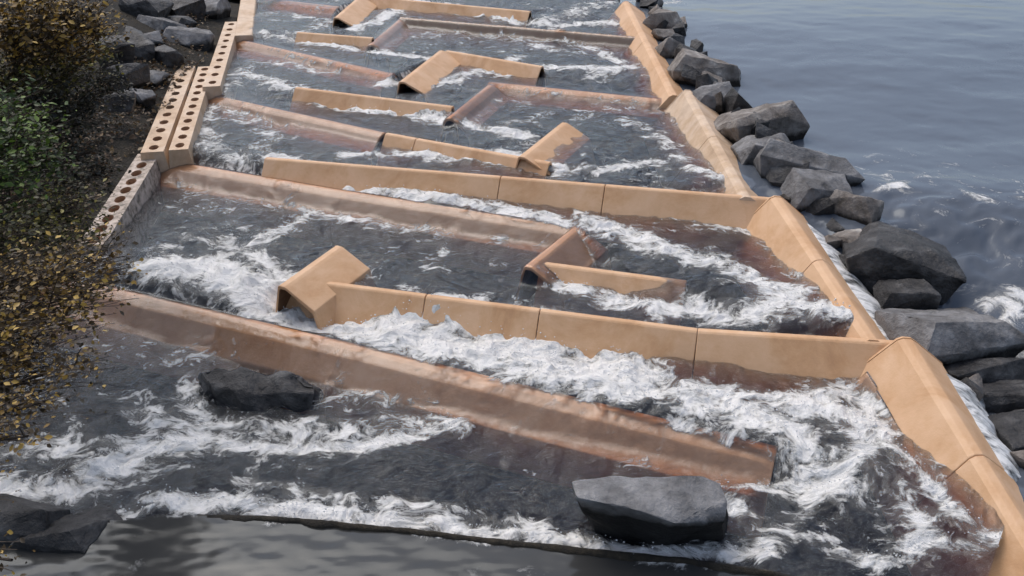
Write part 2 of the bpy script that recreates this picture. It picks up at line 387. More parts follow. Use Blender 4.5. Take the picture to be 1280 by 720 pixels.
# right side wall, four stepped lengths
def wall_sec(inn, out, h): return [(-out-.06, -h), (-out, -.20), (-.07, -.025), (-.03, 0), (.03, 0), (.07, -.025), (inn, -h)]
def swall(label, pts, sec, mat, sk=-.3, runup=None):
    a, b = at(*pts[0]), at(*pts[1])
    root = empty('side_wall', a.lerp(b, .5)); tag(root, label, 'side wall', 'lengths of the right side wall')
    m = a.lerp(b, .5); d = (b-a).normalized()*.003
    sweep('panel', a, m-d, sec, mat, root, skew=(sk, 0)); sweep('panel', m+d, b, sec, mat, root, skew=(0, sk))
    dd = Vector((b.x-a.x, b.y-a.y, 0)).normalized(); rt = Vector((dd.y, -dd.x, 0)) + dd*sk
    n = len(sec)
    for e0, g in ((a, -dd), (b, dd)):            # closing plates with a peaked outline
        V = []
        for off in (0, .02):
            for o, z in sec: V.append(e0 + rt*(o*1.01) + g*off + Vector((0, 0, z+.004)))
        F = [tuple(range(n))[::-1], tuple(range(n, 2*n))] + [(i, (i+1) % n, n+(i+1) % n, n+i) for i in range(n)]
        mesh_obj('end_plate', V, F, mat, root)
    h0, i0 = sec[-1][1], sec[-1][0]
    if runup: SUNK.append((a, b, [(runup, -.025+(h0+.025)*(runup-.07)/(i0-.07)), (i0, h0)]))

swall('farthest length of the right wall beside two small boulders', [(783, 2, 1.38), (843, 119, .97)], wall_sec(.62, .34, .75), M_TAN)
swall('pale upper middle length of the right wall beside the row of round boulders', [(860, 113, 1.08), (934, 246, .80)], wall_sec(.55, .36, .70), M_PALE)
swall('middle length of the right wall with white fabric along its outside', [(972, 246, .86), (1091, 424, .49)], wall_sec(.50, .28, .62), M_TAN, runup=.34)
swall('lowest length of the right wall running down into the tail water', [(1134, 423, .60), (1345, 765, .06)], wall_sec(.52, .29, .62), M_TAN, runup=.27)

# left side wall: strips with a row of oval openings
def holed(name, root, a, b, width, height, nh, hw, hl, mat, holes=True):
    a = Vector(a); b = Vector(b); d = (b-a); L = d.length; d.normalize(); rt = Vector((d.y, -d.x, 0)).normalized(); up = rt.cross(d)
    bm = bmesh.new(); K = 20
    def pt(u, v, z): return a + d*u + rt*v + up*z
    hx = width/2; cell = L/nh
    for i in range(nh):
        u0, u1 = i*cell, (i+1)*cell; uc = (u0+u1)/2
        ring = []; inner = []; outer = []
        for k in range(K):
            t = 2*math.pi*(k+.5)/K; c, s = math.cos(t), math.sin(t)
            ring.append(bm.verts.new(pt(uc+hl*c, hw*s, 0))); inner.append(bm.verts.new(pt(uc+hl*.9*c, hw*.9*s, -.06)))
            m = max(abs(c)/(cell/2), abs(s)/hx); outer.append(bm.verts.new(pt(uc+c/m, s/m, 0)))
        for k in range(K):
            q = (k+1) % K
            bm.faces.new((outer[k], outer[q], ring[q], ring[k]))
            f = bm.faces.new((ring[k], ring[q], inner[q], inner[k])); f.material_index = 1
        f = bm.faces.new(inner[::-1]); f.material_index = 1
        # cell corners
        for su in (-1, 1):
            for sv in (-1, 1):
                c0 = bm.verts.new(pt(uc+su*cell/2, sv*hx, 0))
                # the two outer verts nearest this corner
                o2 = sorted(outer, key=lambda v: (v.co-c0.co).length)[:2]
                bm.faces.new((c0, o2[0], o2[1]))
        for sv in (-1, 1):
            q = [pt(u0, sv*hx, 0), pt(u1, sv*hx, 0), pt(u1, sv*(hx+.06), -height), pt(u0, sv*(hx+.06), -height)]
            bm.faces.new([bm.verts.new(p) for p in q])
    for u in (0, L):
        q = [pt(u, -hx, 0), pt(u, hx, 0), pt(u, hx+.06, -height), pt(u, -hx-.06, -height)]
        bm.faces.new([bm.verts.new(p) for p in q])
    bmesh.ops.remove_doubles(bm, verts=bm.verts, dist=.0015)
    bmesh.ops.recalc_face_normals(bm, faces=bm.faces)
    me = bpy.data.meshes.new(name); bm.to_mesh(me); bm.free(); me.materials.append(mat); me.materials.append(M_HOLE)
    o = bpy.data.objects.new(name, me); COL.objects.link(o); o.parent = root; me.transform(Matrix.Translation(-root.location))
    return o
def lwall(label, loc):
    r = empty('side_wall', loc); tag(r, label, 'side wall', 'lengths of the left side wall'); return r
def fin(root, a, b, c, t=.04, mat=None):
    a, b, c = Vector(a), Vector(b), Vector(c); n = (b-a).cross(c-a).normalized()*t
    mesh_obj('fin', [a, b, c, a+n, b+n, c+n], [(0, 1, 2), (5, 4, 3), (0, 3, 4, 1), (1, 4, 5, 2), (2, 5, 3, 0)], mat or M_PALE, root)
r = lwall('broad left wall length with two rows of round holes beside dark rocks', at(215, 150, .95))
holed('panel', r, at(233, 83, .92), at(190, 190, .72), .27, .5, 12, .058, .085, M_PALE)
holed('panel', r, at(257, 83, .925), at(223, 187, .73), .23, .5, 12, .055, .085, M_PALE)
r = lwall('narrow left wall length with a row of slots rising to the farthest corner', at(288, 60, 1.05))
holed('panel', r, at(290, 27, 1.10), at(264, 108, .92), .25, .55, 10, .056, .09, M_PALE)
r = lwall('smooth left wall length without holes at the top edge of the view', at(308, 20, 1.2))
sweep('panel', at(312, -12, 1.24), at(304, 44, 1.06), [(-.25, -.7), (-.16, -.02), (-.14, 0), (.14, 0), (.16, -.02), (.25, -.7)], M_PALE, r, cap=True)
r = lwall('grey weathered lowest left wall length next to yellow bushes', at(150, 240, .75))
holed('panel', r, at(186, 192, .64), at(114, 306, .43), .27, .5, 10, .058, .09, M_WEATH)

# ------------------------------------------------------------------ water fields on a coarse world grid
GX0, GX1, GY0, GY1, GS = -9.0, 12.0, 2.5, 34.0, .05
gx = np.arange(GX0, GX1, GS); gy = np.arange(GY0, GY1, GS); CX, CY = np.meshgrid(gx, gy)
# foam strokes: (points, radius m, density, z)
FS = [
 # main race between the two lowest weirs
 ([(205, 350), (270, 347), (300, 365), (400, 395), (500, 422)], .27, 1.25, .2),
 ([(400, 405), (520, 432), (640, 455), (760, 485)], .15, 1.1, .2),
 ([(500, 415), (600, 432), (700, 455), (790, 478)], .34, 1.3, .2),
 ([(560, 405), (640, 415), (740, 435), (800, 462)], .26, 1.15, .2),
 ([(790, 480), (880, 508), (960, 530), (1010, 565), (1040, 598)], .22, .85, .15),
 ([(860, 492), (950, 500), (1030, 510), (1090, 530)], .2, .8, .2),
 ([(1000, 486), (1060, 480), (1110, 505)], .12, .7, .25),
 ([(960, 535), (1000, 560), (1040, 600), (1075, 580), (1080, 540)], .10, .8, .1),
 ([(1090, 500), (1130, 555), (1180, 600), (1238, 645)], .06, .9, .3),
 ([(1060, 590), (1100, 600), (1130, 650), (1160, 670)], .09, .45, .05),
 ([(1100, 510), (1150, 540), (1180, 600)], .10, .2, .25),
 ([(230, 335), (290, 318), (340, 300), (390, 272)], .13, .75, .3),
 ([(170, 330), (230, 300), (300, 290)], .16, .28, .3),
 ([(190, 220), (260, 250), (380, 260)], .35, .22, .4),
 ([(350, 240), (400, 262), (480, 275), (560, 285)], .12, .5, .42),
 ([(280, 305), (330, 330), (345, 350)], .12, .75, .3),
 # between second and third
 ([(735, 285), (775, 300), (830, 325)], .19, 1.0, .42),
 ([(750, 300), (830, 330), (900, 350), (960, 380), (1040, 408), (1080, 415)], .2, .72, .36),
 ([(690, 350), (750, 368), (830, 385), (930, 400), (1060, 415)], .15, .85, .36),
 ([(870, 290), (960, 320), (990, 350)], .3, .3, .38),
 ([(960, 395), (1050, 405), (1090, 420)], .12, 1.0, .36),
 ([(720, 265), (800, 262), (900, 275), (940, 275)], .08, .4, .45),
 ([(560, 330), (700, 300)], .4, .10, .4),
 # foam between 2 and 3
 ([(345, 212), (430, 232), (530, 248), (640, 268), (705, 282)], .13, 1.1, .5),
 ([(400, 225), (560, 250), (690, 272)], .12, 1.0, .52),
 # pool below weir 4
 ([(250, 150), (262, 185), (300, 200)], .2, .55, .6),
 ([(290, 145), (340, 165), (330, 195)], .2, .5, .6),
 ([(430, 200), (520, 200), (600, 205), (700, 222)], .11, .95, .6),
 ([(690, 225), (780, 222), (850, 215), (830, 190), (780, 165)], .14, .45, .62),
 ([(700, 160), (800, 150), (840, 160)], .4, .25, .62),
 ([(860, 225), (900, 240)], .12, .75, .62),
 # pool below weir 5
 ([(430, 140), (500, 148), (570, 160), (660, 180)], .13, .95, .7),
 ([(300, 98), (340, 112), (400, 125)], .16, .75, .75),
 ([(270, 125), (300, 100)], .2, .35, .75),
 ([(400, 130), (460, 140)], .1, .6, .75),
 ([(480, 116), (550, 118), (600, 100), (640, 92)], .15, 1.0, .75),
 ([(600, 100), (680, 98), (760, 102), (790, 98)], .14, .8, .78),
 ([(700, 62), (750, 75), (780, 95), (740, 105)], .16, .6, .82),
 ([(640, 60), (720, 80)], .2, .4, .82),
 ([(350, 85), (420, 95)], .2, .35, .8),
 # upper pools
 ([(310, 30), (350, 25), (420, 35), (380, 50)], .25, .45, .95),
 ([(400, 62), (470, 72), (540, 80)], .11, .9, .9),
 ([(330, 52), (400, 62)], .08, .7, .9),
 ([(440, 42), (475, 30), (500, 14), (560, 18), (640, 30)], .18, .95, 1.0),
 ([(640, 32), (700, 38), (760, 36)], .16, .8, 1.0),
 ([(700, 28), (760, 12), (830, 14)], .3, .45, 1.05),
 ([(520, 45), (600, 45), (680, 55)], .25, .25, .95),
 # tail water
 ([(-40, 612), (60, 605), (120, 592), (180, 562), (240, 545)], .17, .95, .02),
 ([(10, 560), (80, 555), (150, 560)], .16, .5, .02),
 ([(230, 480), (250, 515), (235, 545)], .09, .65, .05),
 ([(240, 548), (330, 556), (420, 556), (480, 548), (550, 540), (580, 530)], .09, .85, .02),
 ([(170, 515), (300, 530), (420, 535), (540, 520)], .15, .55, .04),
 ([(180, 440), (280, 430), (420, 470), (540, 500)], .16, .30, .06),
 ([(185, 622), (280, 628), (400, 645), (540, 655), (640, 668), (745, 684)], .085, 1.15, 0),
 ([(300, 605), (420, 620), (560, 635), (680, 655)], .07, .55, 0),
 ([(120, 640), (105, 672), (92, 692)], .07, .8, 0),
 ([(-60, 684), (40, 664), (120, 648), (200, 634)], .055, .95, 0),
 ([(745, 684), (820, 694), (900, 692), (960, 685)], .07, .95, 0),
 ([(900, 620), (940, 650), (980, 670), (1050, 690)], .12, .5, 0),
 ([(940, 690), (1010, 640), (1060, 600)], .08, .6, 0),
 ([(1040, 690), (1100, 700), (1160, 680), (1200, 690), (1290, 695)], .06, .7, 0),
 ([(1000, 625), (1080, 650), (1150, 670)], .2, .27, 0),
 ([(640, 575), (660, 580)], .07, .45, .02),
 ([(880, 612), (960, 608), (1030, 605)], .05, .7, .02),
]
RFS = [
 ([(1228, 400), (1262, 396), (1290, 400)], .09, .7, .15),
 ([(1262, 404), (1255, 430), (1285, 445)], .09, .65, .15),
 ([(1085, 292), (1110, 285), (1125, 280)], .05, .75, .3),
 ([(1030, 262), (1036, 285)], .05, .9, .45),
 ([(1060, 238), (1110, 246), (1280, 258)], .10, .22, .7),
 ([(1200, 440), (1240, 480), (1270, 520)], .14, .4, .1),
 ([(790, 12), (840, 14)], .25, .4, 1.0),
 ([(1130, 270), (1290, 300)], .6, .14, .3),
]
def raster(strokes):
    den = np.zeros_like(CX); vx = np.zeros_like(CX); vy = np.zeros_like(CX)
    for pts, rad, d, z in strokes:
        w = [at(px, py, z) for px, py in pts]
        for p, q in zip(w[:-1], w[1:]):
            m = 2.6*rad
            i0 = max(0, int((min(p.y, q.y)-m-GY0)/GS)); i1 = min(len(gy), int((max(p.y, q.y)+m-GY0)/GS)+2)
            j0 = max(0, int((min(p.x, q.x)-m-GX0)/GS)); j1 = min(len(gx), int((max(p.x, q.x)+m-GX0)/GS)+2)
            if i1 <= i0 or j1 <= j0: continue
            X = CX[i0:i1, j0:j1]; Y = CY[i0:i1, j0:j1]
            dx, dy = q.x-p.x, q.y-p.y; LL = dx*dx+dy*dy+1e-9
            t = np.clip(((X-p.x)*dx+(Y-p.y)*dy)/LL, 0, 1)
            D = np.hypot(X-p.x-t*dx, Y-p.y-t*dy)/rad
            g = (d*1.12 if d < 1 else d)*np.exp(-D**2*.8)
            den[i0:i1, j0:j1] = np.maximum(den[i0:i1, j0:j1], g)
            l = math.sqrt(LL); ww = np.exp(-(D/1.6)**2)*min(1, d)
            vx[i0:i1, j0:j1] += ww*dx/l; vy[i0:i1, j0:j1] += ww*dy/l
    return den, vx, vy
def bil(F, x, y):
    u = np.clip((x-GX0)/GS, 0, len(gx)-1.001); v = np.clip((y-GY0)/GS, 0, len(gy)-1.001)
    j = u.astype(int); i = v.astype(int); fu = u-j; fv = v-i
    return (F[i, j]*(1-fu)+F[i, j+1]*fu)*(1-fv)+(F[i+1, j]*(1-fu)+F[i+1, j+1]*fu)*fv

def make_fan(y0, y1, ny, t0, t1, nx):
    yy = y0*(y1/y0)**np.linspace(0, 1, ny); tt = np.linspace(t0, t1, nx)
    Y, T = np.meshgrid(yy, tt, indexing='ij'); return T*Y, Y     # finer close by, coarser far away

def grid_mesh(name, X, Y, Z, keep, mat, attrs=None, parent=None):
    ny, nx = X.shape; idx = np.arange(ny*nx).reshape(ny, nx)
    q = np.stack([idx[:-1, :-1], idx[:-1, 1:], idx[1:, 1:], idx[1:, :-1]], -1).reshape(-1, 4)
    k = (keep[:-1, :-1] & keep[:-1, 1:] & keep[1:, 1:] & keep[1:, :-1]).reshape(-1); q = q[k]
    used = np.unique(q); rm = np.full(ny*nx, -1); rm[used] = np.arange(len(used)); q = rm[q]
    co = np.stack([X.ravel()[used], Y.ravel()[used], Z.ravel()[used]], -1).astype(np.float32)
    me = bpy.data.meshes.new(name); me.vertices.add(len(co)); me.vertices.foreach_set('co', co.ravel())
    me.loops.add(q.size); me.loops.foreach_set('vertex_index', q.ravel().astype(np.int32))
    me.polygons.add(len(q)); me.polygons.foreach_set('loop_start', np.arange(0, q.size, 4, dtype=np.int32))
    me.polygons.foreach_set('loop_total', np.full(len(q), 4, dtype=np.int32))
    me.polygons.foreach_set('use_smooth', np.ones(len(q), dtype=bool))
    me.update(calc_edges=True); me.validate()
    for nm, ar in (attrs or {}).items():
        if ar.ndim == 2:
            a = me.attributes.new(nm, 'FLOAT', 'POINT'); a.data.foreach_set('value', ar.ravel()[used].astype(np.float32))
        else:
            a = me.attributes.new(nm, 'FLOAT_VECTOR', 'POINT'); a.data.foreach_set('vector', ar.reshape(-1, 3)[used].astype(np.float32).ravel())
    me.materials.append(mat); o = bpy.data.objects.new(name, me); COL.objects.link(o); return o

def curl(x, y, s, seed):
    e = .02; f = lambda a, b: fbm(a*s+seed, b*s-seed, 2)
    return (f(x, y+e)-f(x, y-e))/(2*e)/s, -(f(x+e, y)-f(x-e, y))/(2*e)/s
def advect(X, Y, vx, vy, dist, steps=10):
    x, y = X.copy(), Y.copy(); dt = dist/steps
    for _ in range(steps):
        a, b = bil(vx, x, y), bil(vy, x, y); c1, c2 = curl(x, y, 2.2, 5.0); d1, d2 = curl(x, y, 6.0, 31.0)
        x = x-dt*(a+c1*.55+d1*.2); y = y-dt*(b+c2*.55+d2*.2)
    return x, y

# --- line of the low sill where the white water ends
SLINE = [(-300, 700), (20, 668), (120, 650), (200, 640), (330, 646), (520, 664), (640, 678), (760, 690), (860, 700), (960, 716), (1100, 745), (1500, 850)]
SXs = np.array([at(px, py, .05).x for px, py in SLINE]); SYs = np.array([at(px, py, .05).y for px, py in SLINE])
# --- fishway water
X, Y = make_fan(3.2, 24, 800, -.80, .72, 1000)
den, vx, vy = raster(FS)
nrm = np.hypot(vx, vy)+.25; vx = vx/nrm + .10; vy = vy/nrm - .25
L = level(X, Y)
foam = bil(den, X, Y)
# water standing and falling over the submerged panels
film = np.full(X.shape, -9.0)
for a, b, sec in SUNK:
    d = Vector((b.x-a.x, b.y-a.y, 0)); LL = d.length; d.normalize()
    u = (X-a.x)*d.x+(Y-a.y)*d.y; o = (X-a.x)*d.y-(Y-a.y)*d.x
    prof = np.interp(o, [s[0] for s in sec], [s[1] for s in sec], left=-9, right=-9)
    t = np.clip(u/LL, 0, 1); z = a.z+(b.z-a.z)*t+prof
    end = np.maximum(0, np.maximum(-u, u-LL)); z = z-end*2.0
    film = np.maximum(film, np.where(end > .4, -9, z))
fw = film+.008+.008*fbm(X*7, Y*2.5, 3)
k = .05
hh = np.clip(.5+.5*(L-fw)/k, 0, 1); H = fw*(1-hh)+L*hh+k*hh*(1-hh)*.6
over = sstep(.0, .06, fw-L)
ax, ay = advect(X, Y, vx, vy, .16, 6)
fuv = np.stack([ax, ay*1.25, np.zeros_like(ax)], -1)
# chop
calm = sstep(.02, .3, foam)
wx, wy = advect(X, Y, vx, vy, .22, 5)
wav = (fbm(wx*2.2, wy*3.2, 4, .5)-.5)*.085 + (fbm(wx*.9+3, wy*1.3, 3)-.5)*.07
wav = wav + (fbm(wx*6.5+3, wy*8, 3, .5)-.5)*.030
thin0 = np.where(film > -5, np.exp(-np.clip(L-film, 0, 9)/.09), 0)
wav = wav*(.85+.15*calm)*(1-.85*np.maximum(over, thin0*(1-.6*calm)))
bil_n = fbm(wx*3.0+9, wy*3.0, 3, .5)-.5
bil2 = 1-np.abs(2*fbm(wx*5.0, wy*5.0, 2, .5)-1)
boil = np.clip(foam, 0, 1.1)*(.0+.12*bil_n+.035*(bil2-.6)+.04*(fbm(wx*13, wy*13, 2, .5)-.5))
H = H+wav+boil
H = np.maximum(H, film+.010)
# whiter where it drops
gyL, gxL = np.gradient(L); slope = np.hypot(gyL/np.gradient(Y, axis=0), 0)
auto = sstep(.25, .9, slope)*.38*(1-over)
foam = np.maximum(foam*(1-.85*over), auto)
foam = np.clip(foam + .12*(1-over)*sstep(.42, .65, fbm(X*.8, Y*.8, 3)), 0, 1.2)
FX, FY, FH = X, Y, H
keep = (X < xr(Y)+.0) & ((X > xl(Y)) | (Y < LWp[-1].y))
keep &= ~((Y < LWp[-1].y) & (X < -6))
keep &= Y > np.interp(X, SXs, SYs)-.03
FK = keep.astype(float); FK[:, :] *= (X > -5)
w = grid_mesh('water', X, Y, H, keep, M_WATER, {'foam': foam, 'fuv': fuv, 'thin': np.where(film > -5, np.exp(-np.clip(H-film-.02, 0, 9)/.07), 0)}); tag(w, kind='structure', label='peaty white water tumbling down through the fishway pools')
# bed under the fishway
Xb, Yb = make_fan(3.0, 24, 90, -.85, .95, 90)
bed = grid_mesh('riverbed', Xb, Yb, level(Xb, Yb)-.50-.1*fbm(Xb, Yb), np.ones(Xb.shape, bool), M_BED); tag(bed, kind='structure')

# --- river to the right and beyond
X, Y = make_fan(3.2, 200, 900, -.9, 2.2, 900)
rden, rvx, rvy = raster(RFS)
nrm = np.hypot(rvx, rvy)+.3; rvx = rvx/nrm+.2; rvy = rvy/nrm-.3
dropx = [at(1000, 230, .75), at(1060, 238, .75), at(1160, 240, .78), at(1290, 250, .78)]
fy = np.interp(X, [p.x for p in dropx], [p.y for p in dropx])
rl = .12 + (.80-.12)*sstep(-2.8, .25, Y-fy)
rl = rl + .38*sstep(1.0, 9.0, Y-fy)
rough = sstep(.3, -.3, Y-fy)
ax, ay = advect(X, Y, rvx, rvy, .2, 4)
H = rl + (fbm(ax*1.5, ay*2.6, 5, .5)-.5)*(.016+.13*rough) + (fbm(ax*.5, ay*.8, 3)-.5)*.06
rf = np.clip(bil(rden, X, Y)*((X < GX1-.2) & (Y < GY1-.2)), 0, 1.2)
H = H + rf*.08*(fbm(ax*5, ay*5, 4)-.4)
rf = rf + .05*rough
keep = (X > xr(Y)-.02) | (Y > RWp[0].y+1.2)
keep &= ~((X < at(300, -20, 1.1).x) & (Y < 24))
H = np.where((X < xr(Y)+.1) & (Y > RWp[0].y), np.maximum(H, 1.13), H)
w = grid_mesh('river', X, Y, H, keep, M_RIVER, {'foam': rf, 'fuv': np.stack([ax, ay, 0*ax], -1)}); tag(w, kind='structure', label='smooth grey river sliding past the fishway')

# ------------------------------------------------------------------ bank on the left
Xg, Yg = make_fan(2.0, 200, 260, -1.5, .02, 260)
Xg = Xg - 0
edge = np.where(Yg < LWp[-1].y, LWp[-1].x-.35-(LWp[-1].y-Yg)*.42, xl(Yg)-.30)
edge = np.where(Yg < 5.2, np.minimum(edge, -3.3), edge)
dd = edge-Xg
zb = np.interp(Yg, [3, 6, 9, 13, 19, 30], [-.2, .1, .45, .8, 1.1, 1.2])
Zg = zb + np.clip(dd, 0, 8)*.30 + .12*(fbm(Xg*1.2, Yg*1.2, 5)-.5)
bank = grid_mesh('ground', Xg, Yg, Zg, dd > -.25, M_SOIL); tag(bank, kind='structure', label='dark soil bank strewn with leaves')
def bank_z(x, y):
    e = (LWp[-1].x-.35-(LWp[-1].y-y)*.42) if y < LWp[-1].y else float(xl(np.array([y]))[0])-.30
    if y < 5.2: e = min(e, -3.3)
    return float(np.interp(y, [3, 6, 9, 13, 19, 30], [-.2, .1, .45, .8, 1.1, 1.2])) + max(0, min(8, e-x))*.30

# ------------------------------------------------------------------ boulders
def hull_rock(name, pts, mat, loc, seed, amp=.03, cuts=3, parent=None):
    bm = bmesh.new()
    for p in pts: bm.verts.new(p)
    res = bmesh.ops.convex_hull(bm, input=bm.verts)
    bmesh.ops.delete(bm, geom=[g for g in res['geom_interior'] if isinstance(g, bmesh.types.BMVert)], context='VERTS')
    bmesh.ops.dissolve_limit(bm, angle_limit=R(9), verts=bm.verts, edges=bm.edges)
    size = max((v.co.length for v in bm.verts))
    bmesh.ops.bevel(bm, geom=list(bm.edges), offset=size*.018, segments=2, affect='EDGES', profile=.6, clamp_overlap=True)
    bmesh.ops.triangulate(bm, faces=bm.faces)
    for _ in range(cuts):
        es = [e for e in bm.edges if e.calc_length() > size*.09]
        if es: bmesh.ops.subdivide_edges(bm, edges=es, cuts=1)
        bmesh.ops.triangulate(bm, faces=[f for f in bm.faces if len(f.verts) > 3])
    bm.normal_update()
    co = np.array([v.co[:] for v in bm.verts])/size; rs = np.random.RandomState(seed)
    o1, o2 = rs.rand(2)*50
    n = fbm(co[:, 0]*4+o1+co[:, 2]*3, co[:, 1]*4+o2-co[:, 2]*2, 4)-.5
    n2 = np.abs(fbm(co[:, 0]*2.2+o2, co[:, 1]*2.2+co[:, 2]*2.7+o1, 3)-.5)
    for v, a, b in zip(bm.verts, n, n2): v.co += v.normal*size*(amp*2.2*a-amp*1.3*b)
    me = bpy.data.meshes.new(name); bm.to_mesh(me); bm.free(); me.materials.append(mat)
    o = bpy.data.objects.new(name, me); COL.objects.link(o); o.location = loc
    me.polygons.foreach_set('use_smooth', [True]*len(me.polygons))
    try: me.set_sharp_from_angle(angle=R(28))
    except Exception: pass
    return o
def rand_rock(label, group, px, py, wpx, hpx, z, mat, seed, tilt=0, name='boulder', k=1.1):
    """px,py centre of the rock in the photo; z its middle height; a slab with broken corners"""
    c = at(px, py, z); dist = (c-CAM).length; w = wpx*k*dist/FPX; rs = random.Random(seed)
    h = w*min(.85, max(.38, hpx/wpx*.95)); dpt = w*rs.uniform(.6, .85)
    pts = []
    for sx in (-1, 1):
        for sy in (-1, 1):
            pts.append((sx*w*.5*rs.uniform(.35, .95), sy*dpt*.5*rs.uniform(.4, .95), h*rs.uniform(.22, .52)))     # top
            pts.append((sx*w*.5*rs.uniform(.9, 1.1), sy*dpt*.5*rs.uniform(.7, 1.1), h*rs.uniform(-.2, .25)))
            pts.append((sx*w*.5*rs.uniform(.55, .9), sy*dpt*.5*rs.uniform(.5, .8)+dpt*.1, -h*rs.uniform(.5, .75)))
    for q in range(3):
        a = rs.uniform(0, 6.28); pts.append((math.cos(a)*w*.5, math.sin(a)*dpt*.5, h*rs.uniform(-.1, .35)))
    m = Matrix.Rotation(R(rs.uniform(0, 360) if wpx < 60 else rs.uniform(-20, 20)), 3, 'Z') @ Matrix.Rotation(R(tilt), 3, 'Y') @ Matrix.Rotation(R(rs.uniform(-20, 8)), 3, 'X')
    pts = [m @ Vector(p) for p in pts]
    o = hull_rock(name, pts, mat, c, seed, amp=.035, cuts=4); tag(o, label, 'boulder', group); return o

GRP = 'boulders along the right wall'
RR = [
 (830, 36, 46, 44, 1.1, M_ROCKB, 'small dark boulder, farthest of the row along the right wall', 0),
 (838, 66, 36, 34, 1.05, M_ROCKB, 'smallest rounded boulder, second from the far end of the row', 5),
 (882, 94, 78, 50, 1.0, M_ROCKB, 'boulder with a pale streak across its brown top, near the pale wall length', 8),
 (893, 128, 48, 48, .95, M_ROCK, 'plain grey boulder squeezed between the pale wall and the streaked rock', 0),
 (944, 160, 92, 66, .9, M_ROCKB, 'large brown faced boulder jutting toward the smooth river', -6),
 (953, 192, 62, 42, .85, M_ROCK, 'light grey rounded boulder against the lower end of the pale wall', 0),
 (1008, 212, 104, 56, .85, M_ROCK, 'wide boulder with a long sloping top pointing at the river', 6),
 (1022, 247, 76, 58, .72, M_ROCK, 'smooth blue grey boulder at the top of the white fabric', 4),
 (1070, 264, 50, 46, .72, M_ROCKB, 'mottled upright boulder where the river drops', 0),
 (1078, 298, 50, 30, .60, M_ROCKB, 'low wet boulder lapped by a small white splash', 0),
 (1118, 328, 108, 72, .52, M_ROCKD, 'big near black boulder with a flat grey top beside the white fabric', 8),
 (1132, 372, 62, 52, .42, M_ROCKD, 'dark triangular boulder leaning under the big black one', -14),
 (1184, 416, 132, 62, .35, M_ROCK, 'long light grey wedge boulder with a black underside next to river foam', 4),
 (1222, 468, 80, 46, .2, M_ROCKD, 'low wet dark boulder washed by foam below the grey wedge', 0),
 (1252, 502, 76, 54, .15, M_ROCKD, 'dark slab boulder tilted at the right edge of the view', -12),
 (1278, 546, 60, 66, .1, M_ROCKD, 'half seen black boulder lowest on the right edge', 0),
]
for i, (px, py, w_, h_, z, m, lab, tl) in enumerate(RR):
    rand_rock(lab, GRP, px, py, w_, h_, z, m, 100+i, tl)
GL = 'rocks piled on the left bank'
LR = [
 (266, 12, 44, 26, 1.22, M_ROCK, 'light topped rock by the far end of the left wall', 0),
 (200, 34, 50, 26, 1.22, M_ROCK, 'grey slab rock in the upper part of the left bank pile', 8),
 (236, 48, 56, 26, 1.12, M_ROCK, 'broad pale flat rock in the middle of the bank pile', -8),
 (172, 60, 50, 34, 1.2, M_ROCKD, 'dark sloping rock at the left side of the bank pile', 14),
 (206, 74, 46, 30, 1.02, M_ROCKD, 'dark rock just above the two rows of holes', 0),
 (140, 62, 44, 30, 1.4, M_ROCKD, 'black rock half hidden by bushes', 0),
 (160, 92, 44, 28, 1.2, M_ROCKD, 'low black rock below the sloping one', 0),
 (190, 97, 34, 16, .98, M_ROCK, 'small pale flat rock beside the holed wall', 0),
 (178, 120, 32, 18, .98, M_ROCK, 'small grey rock beside the middle of the holed wall', 0),
 (150, 124, 36, 22, 1.15, M_ROCKD, 'small black rock among fallen leaves', 0),
 (228, 6, 46, 26, 1.4, M_ROCKD, 'black rock at the top edge of the bank pile', 0),
 (182, 8, 50, 28, 1.5, M_ROCKD, 'dark rock in shade under the top bushes', 0),
 (222, 28, 34, 22, 1.22, M_ROCKD, 'small dark rock wedged between grey slabs of the pile', 0),
 (186, 52, 30, 20, 1.2, M_ROCK, 'small grey rock on the dark sloping one', 0),
]
# dark rubble slope the right row rests on
_n = 120; _ys = np.linspace(3.2, 19, _n); _xs = xr(_ys)
_V = []; 
for k in range(_n):
    zt = float(np.interp(_ys[k], [3.2, 5, 7.5, 9.0, 10.2, 19], [-.1, .12, .36, .80, .93, 1.22]))
    for o_, dz in ((-.1, -.5), (.25, -.42), (.62, -.28), (.9, -.25), (1.3, -.7)):
        _V.append((_xs[k]+o_, _ys[k], zt+dz+.12*(float(fbm(np.array([_xs[k]*3+o_*9]), np.array([_ys[k]*3.]), 3)[0])-.5)))
_F = [(5*k+j, 5*k+j+1, 5*k+j+6, 5*k+j+5) for k in range(_n-1) for j in range(4)]
tag(mesh_obj('embankment', _V, _F, M_ROCKD), kind='structure')
rs = random.Random(9)
for k in range(44):
    t = (k+rs.random())/44; y = 5.0+t*14.0; x = float(xr(np.array([y]))[0])+rs.uniform(.36, .75); zt = float(np.interp(y, [3.2, 5, 7.5, 9.0, 10.2, 19], [-.1, .12, .36, .80, .93, 1.22]))
    r_ = rs.uniform(.09, .16)*(1+.6*(y > 9))
    pts_ = [Vector((rs.gauss(0, 1), rs.gauss(0, 1), rs.gauss(0, .8))).normalized()*r_*rs.uniform(.8, 1.2) for _ in range(12)]
    o = hull_rock('stone', pts_, M_ROCKD if k % 3 else M_ROCKB, Vector((x, y, zt+.02)), 700+k, cuts=2)
    tag(o, 'small dark filler stone wedged between the right wall and the big boulders', 'stone', 'filler stones along the right wall')
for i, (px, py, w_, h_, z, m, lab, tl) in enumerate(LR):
    rand_rock(lab, GL, px, py, w_, h_, z, m, 300+i, tl, name='rock', k=1.0)

